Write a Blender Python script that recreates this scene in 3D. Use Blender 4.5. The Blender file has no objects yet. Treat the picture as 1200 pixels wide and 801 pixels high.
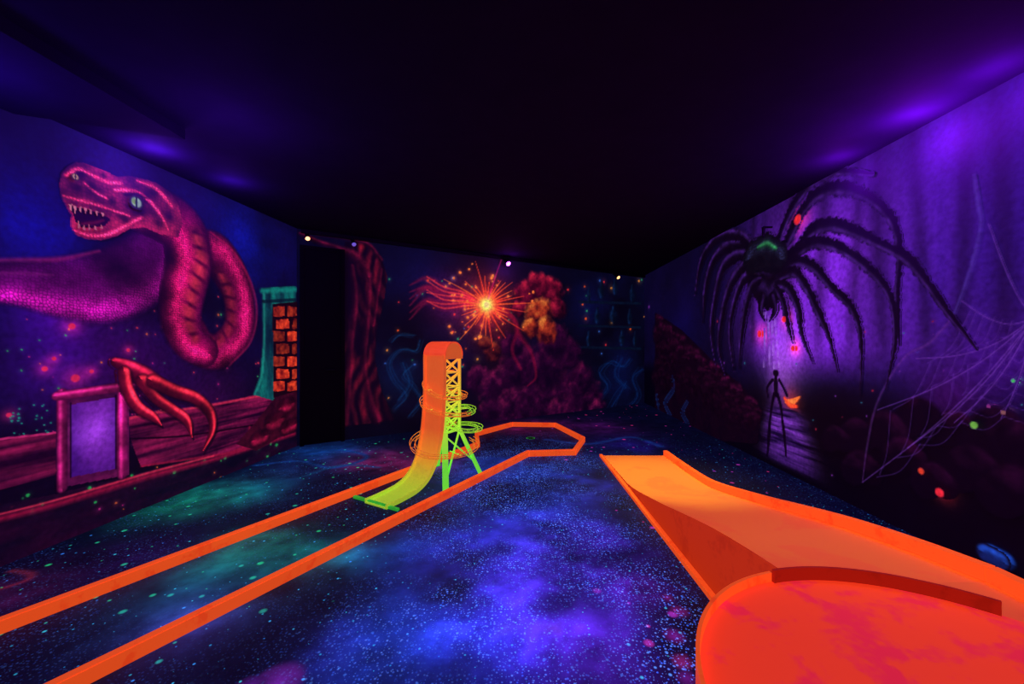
import bpy, bmesh, math, random
import numpy as np
from mathutils import Vector, Matrix
random.seed(7); rng=np.random.RandomState(7)
scene=bpy.context.scene
COL=scene.collection
scene.view_settings.view_transform='Standard'
scene.view_settings.look='None'
F=467.0; H=1.45; CE=3.03     # focal length (14 mm), eye height, ceiling height
CX,CY=600.0,400.5

# ------------------------------------------------------------------ helpers
def lin(c):
    c=np.asarray(c,dtype=float)
    return np.where(c<=0.04045,c/12.92,((np.clip(c,0,None)+0.055)/1.055)**2.4)
def C(*c): return np.array(c,dtype=float)/255.0
def floor_pt(x,y,h=0.0):
    d=F*(H-h)/(y-CY); return ((x-CX)/F*d, d)

def props(o,label=None,category=None,group=None,kind=None):
    if label: o["label"]=label
    if category: o["category"]=category
    if group: o["group"]=group
    if kind: o["kind"]=kind
def add(name,me,mat=None,parent=None,**kw):
    o=bpy.data.objects.new(name,me); COL.objects.link(o)
    if mat is not None: me.materials.append(mat)
    if parent is not None:
        o.parent=parent
        o.matrix_parent_inverse=Matrix.Translation(-Vector(parent.location))
    props(o,**kw); return o
def empty(name,loc,**kw):
    e=bpy.data.objects.new(name,None); e.location=loc; e.empty_display_size=.1
    COL.objects.link(e); props(e,**kw); return e
def bm_obj(name,bm,mat,parent=None,smooth=False,**kw):
    me=bpy.data.meshes.new(name)
    bmesh.ops.recalc_face_normals(bm,faces=bm.faces)
    bm.to_mesh(me); bm.free()
    if smooth:
        for p in me.polygons: p.use_smooth=True
    return add(name,me,mat,parent,**kw)
def beam(bm,p,q,w,h,up=(0,0,1),centre=True):
    p=Vector(p);q=Vector(q);d=(q-p).normalized();up=Vector(up)
    if abs(d.dot(up))>.98: up=Vector((0.509,0.861,0))
    sd=d.cross(up).normalized(); u=sd.cross(d).normalized()
    vs=[]
    for e in (p,q):
        for a,b in((-1,-1),(1,-1),(1,1),(-1,1)):
            vs.append(bm.verts.new(e+sd*(a*w/2)+u*((b*h/2) if centre else (h if b>0 else 0))))
    for f in((0,1,2,3),(4,7,6,5),(0,4,5,1),(1,5,6,2),(2,6,7,3),(3,7,4,0)):
        bm.faces.new([vs[i] for i in f])
def box(bm,lo,hi):
    vs=[bm.verts.new((x,y,z)) for x in(lo[0],hi[0]) for y in(lo[1],hi[1]) for z in(lo[2],hi[2])]
    for f in((0,1,3,2),(4,6,7,5),(0,4,5,1),(2,3,7,6),(0,2,6,4),(1,5,7,3)):
        bm.faces.new([vs[i] for i in f])
def tube(bm,pts,r,seg=8,closed=False):
    pts=[Vector(p) for p in pts]; n=len(pts); rings=[]
    for i,p in enumerate(pts):
        a=pts[max(i-1,0)]; b=pts[min(i+1,n-1)]
        t=(b-a).normalized(); up=Vector((0,0,1))
        if abs(t.dot(up))>.95: up=Vector((1,0,0))
        s=t.cross(up).normalized(); u=s.cross(t)
        rings.append([bm.verts.new(p+s*(math.cos(k*2*math.pi/seg)*r)+u*(math.sin(k*2*math.pi/seg)*r)) for k in range(seg)])
    for i in range(n-1):
        for k in range(seg):
            bm.faces.new((rings[i][k],rings[i][(k+1)%seg],rings[i+1][(k+1)%seg],rings[i+1][k]))
    bm.faces.new(rings[0]); bm.faces.new(rings[-1])
def cyl(bm,p,q,r1,r2,seg=20):
    p=Vector(p);q=Vector(q);t=(q-p).normalized();up=Vector((0,0,1))
    if abs(t.dot(up))>.95: up=Vector((1,0,0))
    s=t.cross(up).normalized();u=s.cross(t)
    R=[[bm.verts.new(c+s*(math.cos(k*2*math.pi/seg)*r)+u*(math.sin(k*2*math.pi/seg)*r)) for k in range(seg)] for c,r in((p,r1),(q,r2))]
    for k in range(seg): bm.faces.new((R[0][k],R[0][(k+1)%seg],R[1][(k+1)%seg],R[1][k]))
    bm.faces.new(R[0]); bm.faces.new(R[1])

# ------------------------------------------------------------------ noise
def _h(x,y,s): 
    v=np.sin(x*127.1+y*311.7+s*74.7)*43758.5453
    return v-np.floor(v)
def vnoise(x,y,s=0):
    xi=np.floor(x);yi=np.floor(y);fx=x-xi;fy=y-yi
    fx=fx*fx*(3-2*fx);fy=fy*fy*(3-2*fy)
    return (_h(xi,yi,s)*(1-fx)+_h(xi+1,yi,s)*fx)*(1-fy)+(_h(xi,yi+1,s)*(1-fx)+_h(xi+1,yi+1,s)*fx)*fy
def fbm(x,y,s=0,o=4):
    t=0;a=.5;n=0
    for i in range(o):
        t=t+a*vnoise(x,y,s+i*3.1);n+=a;a*=.5;x=x*2.03+5.2;y=y*2.03+1.7
    return t/n
def cells(x,y,s=0):
    xi=np.floor(x);yi=np.floor(y);f1=np.full(x.shape,9.);f2=np.full(x.shape,9.)
    for a in(-1,0,1):
        for b in(-1,0,1):
            cx=xi+a+.15+.7*_h(xi+a,yi+b,s);cy=yi+b+.15+.7*_h(xi+a,yi+b,s+5)
            d=np.hypot(x-cx,y-cy)
            f2=np.minimum(f2,np.maximum(f1,d));f1=np.minimum(f1,d)
    return f1,f2
def sm(a,b,x):
    t=np.clip((x-a)/(b-a),0,1);return t*t*(3-2*t)

# ------------------------------------------------------------------ materials
def new_mat(name):
    m=bpy.data.materials.new(name);m.use_nodes=True
    nt=m.node_tree;b=nt.nodes['Principled BSDF'];return m,nt,b
def nd(nt,t,**kw):
    n=nt.nodes.new(t)
    for k,v in kw.items(): setattr(n,k,v)
    return n
def math_(nt,op,a,b=None):
    n=nd(nt,'ShaderNodeMath',operation=op)
    for i,v in enumerate((a,b)):
        if v is None: continue
        if isinstance(v,(int,float)): n.inputs[i].default_value=v
        else: nt.links.new(v,n.inputs[i])
    return n.outputs[0]
def mixc(nt,fac,a,b,bt='MIX'):
    n=nd(nt,'ShaderNodeMixRGB',blend_type=bt)
    for i,v in enumerate((fac,a,b)):
        if isinstance(v,(int,float)): n.inputs[i].default_value=v
        elif isinstance(v,(tuple,list,np.ndarray)): n.inputs[i].default_value=(*v[:3],1)
        else: nt.links.new(v,n.inputs[i])
    return n.outputs[0]

def paint_mat(name,base=(.026,.022,.05),estr=.9,brush=26):
    """fluorescent wall paint: colour laid down per vertex, modulated by brush noise"""
    m,nt,b=new_mat(name)
    at=nd(nt,'ShaderNodeAttribute',attribute_name='Col')
    tc=nd(nt,'ShaderNodeTexCoord')
    no=nd(nt,'ShaderNodeTexNoise');no.inputs['Scale'].default_value=brush;no.inputs['Detail'].default_value=4
    nt.links.new(tc.outputs['Object'],no.inputs['Vector'])
    r=nd(nt,'ShaderNodeMapRange');r.inputs['To Min'].default_value=.72;r.inputs['To Max'].default_value=1.28
    r.inputs['From Min'].default_value=.3;r.inputs['From Max'].default_value=.7
    nt.links.new(no.outputs[0],r.inputs['Value'])
    e=mixc(nt,1.0,at.outputs['Color'],r.outputs[0],'MULTIPLY')
    nt.links.new(e,b.inputs['Emission Color']);b.inputs['Emission Strength'].default_value=estr
    b.inputs['Base Color'].default_value=(*base,1);b.inputs['Roughness'].default_value=.75
    b.inputs['Specular IOR Level'].default_value=.08
    return m
M_WALL=paint_mat('mural_paint')

def plain(name,col,rough=.6,em=None,es=0,spec=.2,noise=.15,scale=12):
    m,nt,b=new_mat(name)
    tc=nd(nt,'ShaderNodeTexCoord');no=nd(nt,'ShaderNodeTexNoise')
    no.inputs['Scale'].default_value=scale;no.inputs['Detail'].default_value=5
    nt.links.new(tc.outputs['Object'],no.inputs['Vector'])
    r=nd(nt,'ShaderNodeMapRange');r.inputs['To Min'].default_value=1-noise;r.inputs['To Max'].default_value=1+noise
    r.inputs['From Min'].default_value=.3;r.inputs['From Max'].default_value=.7
    nt.links.new(no.outputs[0],r.inputs['Value'])
    c=mixc(nt,1.0,col,r.outputs[0],'MULTIPLY');nt.links.new(c,b.inputs['Base Color'])
    b.inputs['Roughness'].default_value=rough;b.inputs['Specular IOR Level'].default_value=spec
    if em is not None:
        e=mixc(nt,1.0,em,r.outputs[0],'MULTIPLY');nt.links.new(e,b.inputs['Emission Color'])
        b.inputs['Emission Strength'].default_value=es
    return m
M_CEIL=plain('ceiling_dark_plaster',(.020,.009,.042),.85,spec=.03,noise=.08,scale=5)
M_BLACK=plain('black_metal',(.012,.012,.016),.5)
M_OPENING=plain('black_opening_fill',(.003,.003,.006),.7)  # near-black fill standing in for the dark of openings

def scuffed(name,c1,c2,e1,e2,es,scale=3.0,lo=.53,hi=.60):
    m,nt,b=new_mat(name)
    tc=nd(nt,'ShaderNodeTexCoord')
    no=nd(nt,'ShaderNodeTexNoise');no.inputs['Scale'].default_value=scale;no.inputs['Detail'].default_value=7;no.inputs['Distortion'].default_value=.8
    n2=nd(nt,'ShaderNodeTexNoise');n2.inputs['Scale'].default_value=scale*9;n2.inputs['Detail'].default_value=4
    nt.links.new(tc.outputs['Object'],no.inputs['Vector']);nt.links.new(tc.outputs['Object'],n2.inputs['Vector'])
    f=math_(nt,'ADD',math_(nt,'MULTIPLY',no.outputs[0],.8),math_(nt,'MULTIPLY',n2.outputs[0],.2))
    r=nd(nt,'ShaderNodeMapRange');r.inputs['From Min'].default_value=lo;r.inputs['From Max'].default_value=hi
    nt.links.new(f,r.inputs['Value'])
    nt.links.new(mixc(nt,r.outputs[0],c1,c2),b.inputs['Base Color'])
    nt.links.new(mixc(nt,r.outputs[0],e1,e2),b.inputs['Emission Color'])
    b.inputs['Emission Strength'].default_value=es
    b.inputs['Roughness'].default_value=.55;b.inputs['Specular IOR Level'].default_value=.08
    return m
M_BORD=scuffed('fluorescent_orange_board',(1,.20,.02),(.9,.14,.015),(1,.10,.016),(.95,.07,.012),.62,6)
M_DECK=scuffed('fluorescent_orange_deck',(1,.50,.10),(1,.42,.10),(1,.070,.014),(1,.055,.014),.36,2)
M_SIDE=scuffed('fluorescent_red_side',(.10,.01,.002),(.08,.008,.002),(.8,.038,.007),(.7,.03,.006),.55,4)
M_RIM=scuffed('dark_red_rim',(.30,.02,.005),(.25,.015,.005),(.5,.014,.006),(.42,.012,.005),.45,5)
M_DISC=scuffed('fluorescent_coral_disc',(1,.15,.04),(.85,.07,.09),(1,.050,.014),(.9,.022,.05),.66,4.2,.50,.58)

def tower_mat(name,lo,mid,hi,z0,z1,es):
    m,nt,b=new_mat(name)
    g=nd(nt,'ShaderNodeNewGeometry');sx=nd(nt,'ShaderNodeSeparateXYZ');nt.links.new(g.outputs['Position'],sx.inputs[0])
    r=nd(nt,'ShaderNodeMapRange');r.inputs['From Min'].default_value=z0;r.inputs['From Max'].default_value=z1
    nt.links.new(sx.outputs['Z'],r.inputs['Value'])
    cr=nd(nt,'ShaderNodeValToRGB');el=cr.color_ramp.elements
    el[0].color=(*lo,1);el[1].color=(*hi,1);e=el.new(.5);e.color=(*mid,1)
    nt.links.new(r.outputs[0],cr.inputs[0])
    no=nd(nt,'ShaderNodeTexNoise');no.inputs['Scale'].default_value=30
    c=mixc(nt,.25,cr.outputs[0],no.outputs[0],'MULTIPLY')
    nt.links.new(c,b.inputs['Base Color']);nt.links.new(c,b.inputs['Emission Color'])
    b.inputs['Emission Strength'].default_value=es;b.inputs['Roughness'].default_value=.5
    b.inputs['Specular IOR Level'].default_value=.1
    return m
M_SLIDE=tower_mat('slide_paint',(.5,.9,.05),(1,.40,.04),(1,.17,.035),.0,.55,.5)
M_CAP=plain('cap_paint',(1,.11,.03),.5,(1,.08,.03),.5,spec=.1)
M_LATT=tower_mat('lattice_paint',(.18,1,.06),(.6,.95,.06),(1,.50,.05),.2,1.15,.65)
M_WIRE=plain('orange_wire_paint',(1,.36,.05),.5,(1,.25,.03),.4)
M_GWIRE=plain('green_wire_paint',(.45,.9,.06),.5,(.35,.8,.04),.5)
M_GREEN=plain('green_bar',(.05,.5,.05),.5,(.03,.5,.04),.5)

# ------------------------------------------------------------------ mural canvas
class Canvas:
    def __init__(self,P0,P1,xa,xb,inward,step=1.1,rows=430):
        self.P0=np.array(P0,float);d=np.array(P1,float)-self.P0
        self.L=np.hypot(*d);self.d=d/self.L;self.n=np.array(inward,float)
        xs=np.arange(xa,xb,step if xb>xa else -step)
        s=[self.s_of(x) for x in xs];s=[v for v in s if 0<v<self.L]
        s=[0.0]+sorted(s)
        while s[-1]<self.L-.06: s.append(s[-1]+.05)
        s.append(self.L)
        self.s=np.array(s);self.z=np.linspace(0,CE,rows)
        self.S,self.Z=np.meshgrid(self.s,self.z,indexing='ij')
        self.col=np.zeros(self.S.shape+(3,));self.cover=np.zeros(self.S.shape);self.off=.002
    def s_of(self,x):
        k=(x-CX)/F
        den=self.d[0]-k*self.d[1]
        return (k*self.P0[1]-self.P0[0])/den
    def m(self,x,y):
        s=self.s_of(x);Y=self.P0[1]+s*self.d[1]
        return s,H+(CY-y)/F*Y
    def sc(self,x):
        s=self.s_of(x);Y=self.P0[1]+s*self.d[1]
        hx=1.0/max(abs(self.s_of(x+.5)-self.s_of(x-.5)),1e-6)
        return math.sqrt(hx*F/Y)
    def sl(self,s0,s1,z0,z1):
        a=max(np.searchsorted(self.s,s0)-1,0);b=min(np.searchsorted(self.s,s1)+1,len(self.s))
        c=max(np.searchsorted(self.z,z0)-1,0);e=min(np.searchsorted(self.z,z1)+1,len(self.z))
        return (slice(a,b),slice(c,e))
    def over(self,sl,rgb,a,cover=True):
        rgb=np.asarray(rgb,float)
        self.col[sl]=self.col[sl]*(1-a[...,None])+rgb*a[...,None]
        if cover: self.cover[sl]=np.maximum(self.cover[sl],a)
    def glow(self,x,y,r,c,amp=1.0,rx=None,cover=False,mul=False):
        s,z=self.m(x,y);k=self.sc(x);rm=r/k;rs=(rx or r)/k
        sl=self.sl(s-3*rs,s+3*rs,z-3*rm,z+3*rm)
        g=np.exp(-(((self.S[sl]-s)/rs)**2+((self.Z[sl]-z)/rm)**2))*amp
        if mul: self.col[sl]*=(1-g)[...,None];return
        self.col[sl]+=np.asarray(c)*g[...,None]
        if cover:self.cover[sl]=np.maximum(self.cover[sl],g)
    def dot(self,x,y,r,c,halo=3.0,hamp=.35,cover=False):
        s,z=self.m(x,y);k=self.sc(x);rm=r/k
        if hamp: self.glow(x,y,r*halo,c,hamp)
        sl=self.sl(s-1.3*rm,s+1.3*rm,z-1.3*rm,z+1.3*rm)
        q=np.hypot(self.S[sl]-s,self.Z[sl]-z)/rm
        self.over(sl,c,np.clip((1.15-q)/.35,0,1),cover)
    def stroke(self,pts,n=6,lin_=False):
        P=np.array([(*self.m(p[0],p[1]),p[2]/self.sc(p[0])) for p in pts])
        if len(P)>2 and not lin_:
            Q=np.vstack([2*P[0]-P[1],P,2*P[-1]-P[-2]]);out=[]
            for i in range(1,len(Q)-2):
                for t in np.linspace(0,1,n,endpoint=False):
                    a,b,c,d=Q[i-1],Q[i],Q[i+1],Q[i+2]
                    out.append(.5*((2*b)+(c-a)*t+(2*a-5*b+4*c-d)*t*t+(3*b-a-3*c+d)*t**3))
            out.append(P[-1]);P=np.array(out);P[:,2]=np.clip(P[:,2],.0015,None)
        R=P[:,2].max()*1.4
        sl=self.sl(P[:,0].min()-R,P[:,0].max()+R,P[:,1].min()-R,P[:,1].max()+R)
        S=self.S[sl];Z=self.Z[sl]
        q=np.full(S.shape,9.);arc=np.zeros(S.shape);side=np.zeros(S.shape);acc=0
        tot=np.hypot(*(np.diff(P[:,:2],axis=0).T)).sum()
        for i in range(len(P)-1):
            a=P[i];b=P[i+1];dx=b[0]-a[0];dz=b[1]-a[1];l=math.hypot(dx,dz)+1e-9
            t=np.clip(((S-a[0])*dx+(Z-a[1])*dz)/l/l,0,1)
            ex=S-a[0]-t*dx;ez=Z-a[1]-t*dz;r=a[2]+(b[2]-a[2])*t
            qq=np.hypot(ex,ez)/r;m=qq<q
            q=np.where(m,qq,q);arc=np.where(m,acc+t*l,arc);side=np.where(m,np.sign(dx*ez-dz*ex)*qq,side);acc+=l
        return sl,q,arc,side,arc/tot
    def line(self,pts,c,a=1.0,soft=.4,cover=True,lin_=False):
        sl,q,arc,side,t=self.stroke(pts,lin_=lin_)
        self.over(sl,c,np.clip((1-q)/soft,0,1)*a,cover)
    def tubes(self,pts,dark,mid,hi,lightside=.35,scale=0,seed=1,soft=.12,a=1.0,depth=.65,tf=9,rough=0):
        sl,q,arc,side,t=self.stroke(pts)
        if rough: q=q+rough*(fbm(self.S[sl]*40,self.Z[sl]*40,seed)-.5)
        b=np.sqrt(np.clip(1-q*q,0,1))[...,None]**1.4
        rgb=np.asarray(dark)*(1-b)+np.asarray(mid)*b
        hl=np.exp(-((side-lightside)/.33)**2)
        tex=.25+1.5*fbm(self.S[sl]*tf,self.Z[sl]*tf,seed)
        if scale:
            f1,f2=cells(self.S[sl]*scale,self.Z[sl]*scale,seed)
            e=sm(.0,.45,f2-f1);tex=tex*(1-depth+depth*1.25*e);hl=hl*(.45+.7*e)
        rgb=rgb*tex[...,None]+np.asarray(hi)*(hl*tex*.9)[...,None]
        self.over(sl,rgb,np.clip((1-q)/soft,0,1)*a)
    def polymask(self,pts):
        P=np.array([self.m(*p) for p in pts])
        sl=self.sl(P[:,0].min(),P[:,0].max(),P[:,1].min(),P[:,1].max());S=self.S[sl];Z=self.Z[sl]
        ins=np.zeros(S.shape,bool);n=len(P)
        for i in range(n):
            a=P[i];b=P[(i+1)%n]
            if a[1]==b[1]: continue
            c=((a[1]>Z)!=(b[1]>Z))&(S<(b[0]-a[0])*(Z-a[1])/(b[1]-a[1])+a[0]);ins^=c
        return sl,ins.astype(float)
    def poly(self,pts,c1,c2=None,tex=None,a=1.0,cover=True):
        sl,k=self.polymask(pts)
        t=fbm(self.S[sl]*8,self.Z[sl]*8,3) if tex is None else tex(self.S[sl],self.Z[sl])
        c2=c1 if c2 is None else c2
        rgb=np.asarray(c1)*(1-t[...,None])+np.asarray(c2)*t[...,None]
        self.over(sl,rgb,k*a,cover);return sl,k
    def begin(self): self.cover[:]=0
    def emit(self,name,parent=None,thr=.3,**kw):
        c=self.cover
        cell=(np.maximum(np.maximum(c[:-1,:-1],c[1:,:-1]),np.maximum(c[:-1,1:],c[1:,1:]))>thr)
        o=self._mesh(name,cell,self.off,parent,**kw);self.off+=.0010;self.begin();return o
    def _mesh(self,name,cell,off,parent=None,**kw):
        ns,nz=self.S.shape;idx=np.arange(ns*nz).reshape(ns,nz);i,j=np.nonzero(cell)
        q=np.stack([idx[i,j],idx[i+1,j],idx[i+1,j+1],idx[i,j+1]],1)
        used,inv=np.unique(q.ravel(),return_inverse=True);q=inv.reshape(-1,4)
        S=self.S.ravel()[used];Z=self.Z.ravel()[used];colr=np.clip(self.col.reshape(-1,3)[used],0,1)
        V=np.stack([self.P0[0]+S*self.d[0]+self.n[0]*off,self.P0[1]+S*self.d[1]+self.n[1]*off,Z],1)
        return add(name,grid_mesh(name,V,q,colr),M_WALL,parent,**kw)
def grid_mesh(name,V,q,colr):
    me=bpy.data.meshes.new(name);n=len(V);f=len(q)
    me.vertices.add(n);me.vertices.foreach_set('co',V.astype(np.float32).ravel())
    me.loops.add(f*4);me.loops.foreach_set('vertex_index',q.astype(np.int32).ravel())
    me.polygons.add(f);me.polygons.foreach_set('loop_start',np.arange(0,f*4,4,dtype=np.int32))
    me.polygons.foreach_set('loop_total',np.full(f,4,dtype=np.int32))
    me.update(calc_edges=True)
    a=me.color_attributes.new('Col','FLOAT_COLOR','POINT')
    a.data.foreach_set('color',np.concatenate([lin(colr),np.ones((n,1))],1).astype(np.float32).ravel())
    return me

# room corners (plan, metres)
LB=(-3.0,5.55); RB=(3.16,9.5); LF=(-3.68,-1.2); RF=(2.92,-1.2)

# ================================================================== LEFT WALL
L=Canvas(LB,LF,349,-40,(.995,-.1))
n1=fbm(L.S*1.3,L.Z*1.6,2);n2=fbm(L.S*3,L.Z*3,9)
up=sm(.5,2.6,L.Z)[...,None]
L.col[:]=C(6,2,20)*(1-up)+C(6,5,44)*up
L.col+=((n1-.4)[...,None])*C(8,6,70)*(.35+up)
for g in((30,270,70,(2,4,60)),(285,290,40,(2,10,80)),(150,420,70,(36,2,44)),(50,430,60,(26,2,52)),(60,360,50,(35,2,60)),(250,470,50,(30,2,25)),(60,240,60,(2,2,50))):
    L.glow(g[0],g[1],g[2],C(*g[3]),1)
L.col*=(.7+.6*n2)[...,None]
sl,k=L.polymask([(-60,602),(60,580),(180,550),(350,500),(350,545),(-60,720)])
t=fbm(L.S[sl]*3,L.Z[sl]*9,4)[...,None];t=np.clip(t*1.6-.4,0,1);L.over(sl,C(5,4,22)*(1-t)+C(36,4,32)*t,k,False)
for i in range(110):
    x=rng.uniform(0,345);y=rng.uniform(340,600)
    c=[C(255,60,90),C(255,110,60),C(230,40,150),C(60,200,120)][rng.randint(4)]
    L.dot(x,y,rng.uniform(.5,1.3),c*.7,3,.2)
for x,y,r in((84,382,4),(52,432,3.5),(88,443,5),(107,435,2.5),(10,486,3),(63,420,2.5),(150,410,2.2),(28,545,2)):
    L.dot(x,y,r,C(215,35,85),3,.4)
for i in range(26):
    x=rng.uniform(0,60);y=rng.uniform(470,510);L.dot(x,y,rng.uniform(.6,1.4),C(40,200,190)*.6,2,.2)
for i in range(22):
    x=rng.uniform(0,330);y=585-x*.22+rng.uniform(-2,40)*(1-x/400);L.dot(x,y,rng.uniform(.8,2.2),C(40,170,90)*.8,2,.2)
L.begin()
def planks(S,Z):
    g=fbm(S*1.6,Z*26,3);return np.clip((.5+.5*np.sin(Z*22+fbm(S*1.2,Z*2.5,3)*7))*.6+(g-.5)*1.9+.1,0,1)
for pl in([(-60,520),(0,514),(65,506),(65,556),(-60,590)],[(150,488),(175,484),(210,480),(260,472),(300,462),(345,455),(346,474),(330,486),(308,492),(296,510),(288,528),(240,536),(165,547),(158,530),(152,512)]):
    L.poly(pl,C(26,1,28),C(135,18,70),planks)
L.line([(-60,521,2),(64,507,1.6)],C(200,40,110),.85)
L.line([(152,490,2.4),(175,484,2.6),(210,480,2.2),(260,472,2.2),(345,456,1.8)],C(205,40,76),.85,soft=.8);L.line([(152,514,1.8),(220,510,1.5),(296,498,1.2)],C(14,0,12),soft=.8)
L.line([(292,500,2),(288,520,3),(270,530,2.5),(220,538,2),(165,546,2)],C(150,16,50),.7,soft=.9)
L.line([(-60,622,6),(60,592,7),(180,556,6),(250,538,4),(345,508,3)],C(130,12,50),soft=1)
L.line([(-60,616,2),(60,587,2),(180,552,2),(250,534,1.5)],C(225,45,80),.75,soft=.8)
L.emit('ruined_wall_mural',label='painted pink broken timber planks and ground line mural on the wall',category='mural')
# upright opening with magenta posts and misty violet inside
L.poly([(66,460),(150,449),(150,556),(66,572)],C(30,2,40),C(120,20,80),lambda S,Z:fbm(S*5,Z*12,5))
sl,k=L.poly([(82,474),(135,465),(135,549),(82,559)],C(46,8,100),C(130,40,180),lambda S,Z:np.clip(fbm(S*3,Z*1.2,6)*1.5-.2,0,1))
L.glow(108,505,24,C(70,36,90),.9)
for po in([(72,460,7),(72,572,7)],[(143,450,7),(143,556,7)]):
    L.tubes(po,C(40,2,36),C(120,14,76),C(150,30,90),.3,soft=.3,tf=6)
L.tubes([(66,464,7),(150,452,7)],C(40,2,36),C(130,16,80),C(170,34,100),-.3,soft=.3,tf=6)
L.line([(82,472,1.5),(82,559,1.5)],C(12,0,18),.9,soft=.9);L.line([(135,463,1.5),(135,549,1.5)],C(12,0,18),.9,soft=.9)
L.emit('opening_mural',label='painted magenta timber opening around a misty violet panel',category='mural')
# teal tower with bricks
L.poly([(306,337),(346,335),(347,462),(322,470),(296,462),(304,440),(308,400),(307,372)],C(3,30,52),C(12,120,112),lambda S,Z:np.clip(fbm(S*9,Z*2,8)*1.7-.35,0,1))
L.line([(306,341,3.5),(346,339,3.5)],C(14,120,112),.9,soft=.8);L.line([(309,345,2.5),(309,400,2.5),(306,440,2.5),(298,462,2.5)],C(40,170,150),.6,soft=1)
L.line([(308,353,2),(346,351,2)],C(2,20,36),.8)
L.poly([(319,356),(348,353),(348,462),(320,466)],C(20,2,8))
for r_ in range(7):
    y0=358+r_*14.6;xo=319+(r_%2)*3
    for (xa,xb) in((xo,334+(r_%2)*5),(336+(r_%2)*5,348)):
        br=rng.uniform(.6,1.05);sk=rng.uniform(-1.8,1.8)
        L.poly([(xa+rng.uniform(0,2.5),y0+1.6+sk),((xa+xb)/2,y0+rng.uniform(0,1.5)),(xb-1.2,y0+1-sk*.5),(xb-.4,y0+11.5),((xa+xb)/2,y0+12.5+rng.uniform(0,1)),(xa+.6,y0+12.6)],C(110,12,14)*br,C(245,70,36)*br,lambda S,Z:np.clip(fbm(S*16,Z*16,r_)*1.9-.4,0,1))
L.emit('brick_tower_mural',label='painted teal tower with glowing red bricks',category='mural')
L.poly([(322,465),(347,458),(347,500),(300,528),(276,520),(296,498)],C(22,1,16),C(76,9,32))
for x,y,r in((335,475,9),(322,493,11),(304,513,9),(338,500,8)):
    L.tubes([(x-5,y+2,r),(x+5,y-2,r)],C(8,1,9),C(52,4,22),C(96,12,34),.3,soft=.3)
L.emit('boulder_mural',label='painted dark red boulders at the foot of the tower',category='mural')
# serpent
L.tubes([(-60,330,30),(20,332,34),(80,338,44),(130,335,48),(178,308,42),(208,272,32)],C(8,1,30),C(84,5,86),C(130,14,90),.55,scale=46,seed=4,depth=.2,tf=3.4,soft=.2)
L.line([(-60,306,4),(20,304,5),(70,303,5),(115,294,3)],C(200,30,110),.45,soft=1)
L.line([(-60,320,3),(20,320,4),(60,322,3)],C(170,40,140),.25,soft=1)
L.glow(165,330,34,C(0,0,0),.5,mul=True)
serp=L.emit('serpent_mural',label='painted magenta horned serpent coiling with open toothed mouth',category='mural')
# lower/right limb of the bend (behind), then the thick neck in front
L.tubes([(232,300,26),(252,298,27),(270,322,25),(280,352,22),(279,386,21),(258,410,21),(236,408,22),(222,390,24)],C(10,0,20),C(104,7,58),C(120,16,50),-.35,scale=46,seed=7,depth=.22,tf=3.2,soft=.15)
sl,q,arc,side,t=L.stroke([(256,318,6),(268,345,9),(270,378,10),(256,400,9),(238,400,8)])
b=sm(.0,.8,np.abs(np.sin(arc*21+side*.6)))
L.over(sl,((C(70,3,36)[None,None]*(1-b[...,None])+C(215,44,68)*b[...,None])*(.15+1.2*fbm(L.S[sl]*4,L.Z[sl]*4,5))[...,None]),np.clip((1-q)/.9,0,1)*.6)
L.line([(246,272,1.5),(272,294,2.5),(293,330,3),(300,365,3),(293,400,2.5),(268,428,2)],C(190,22,80),.55,soft=1)
for g in((236,330,16),(262,424,10)): L.glow(*g,C(0,0,0),.6,mul=True)
L.tubes([(160,244,30),(190,252,34),(215,272,33),(222,305,31),(214,345,29),(212,375,27),(222,400,23),(240,412,18)],C(12,0,22),C(118,7,64),C(150,20,62),.25,scale=46,seed=9,depth=.22,tf=3.2,soft=.15)
sl,q,arc,side,t=L.stroke([(228,272,10),(234,305,13),(224,345,13),(220,375,12),(228,396,9)])
b=sm(.0,.8,np.abs(np.sin(arc*21+side*.6)))
L.over(sl,((C(80,3,40)[None,None]*(1-b[...,None])+C(240,52,78)*b[...,None])*(.15+1.3*fbm(L.S[sl]*4,L.Z[sl]*4,5))[...,None]),np.clip((1-q)/.9,0,1)*.8)
for g in((196,300,12),(190,345,12),(178,268,14)): L.glow(*g,C(0,0,0),.5,mul=True)
L.emit('neck',parent=serp)
# head
HP=[(72,203),(78,195),(88,190),(99,191),(110,196),(124,201),(136,207),(150,206),(165,209),(182,214),(198,225),(208,240),(213,262),(208,278),(186,274),(168,266),(150,268),(136,276),(118,281),(100,280),(88,275),(82,264),(83,252),(77,242),(71,230),(69,216)]
sl,k=L.polymask(HP);S=L.S[sl];Z=L.Z[sl];f1,f2=cells(S*34,Z*34,3);e=sm(.0,.5,f2-f1)
nz=fbm(S*4.2,Z*4.2,12);w=np.clip((.75+.3*e)*(nz*2.2-.55),0,1)[...,None]
L.over(sl,C(26,1,32)*(1-w)+C(190,30,84)*w,k)
for st in([(75,205,5),(90,197,6),(108,205,6),(124,212,6),(140,214,5)],[(133,222,5),(146,222,7),(162,225,6),(174,236,4)],[(160,211,5),(182,220,7),(200,240,7)],[(74,229,5),(92,234,6),(112,239,6),(132,246,5),(150,252,5)],[(88,270,5),(106,275,6),(126,273,6),(146,263,6),(164,254,5)],[(176,236,5),(188,252,6),(196,268,4)],[(98,214,4),(110,224,5),(124,232,4)]):
    L.tubes(st,C(40,2,36),C(160,22,74),C(235,62,96),.2,scale=44,soft=.95,a=.8,depth=.25,tf=6)
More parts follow.
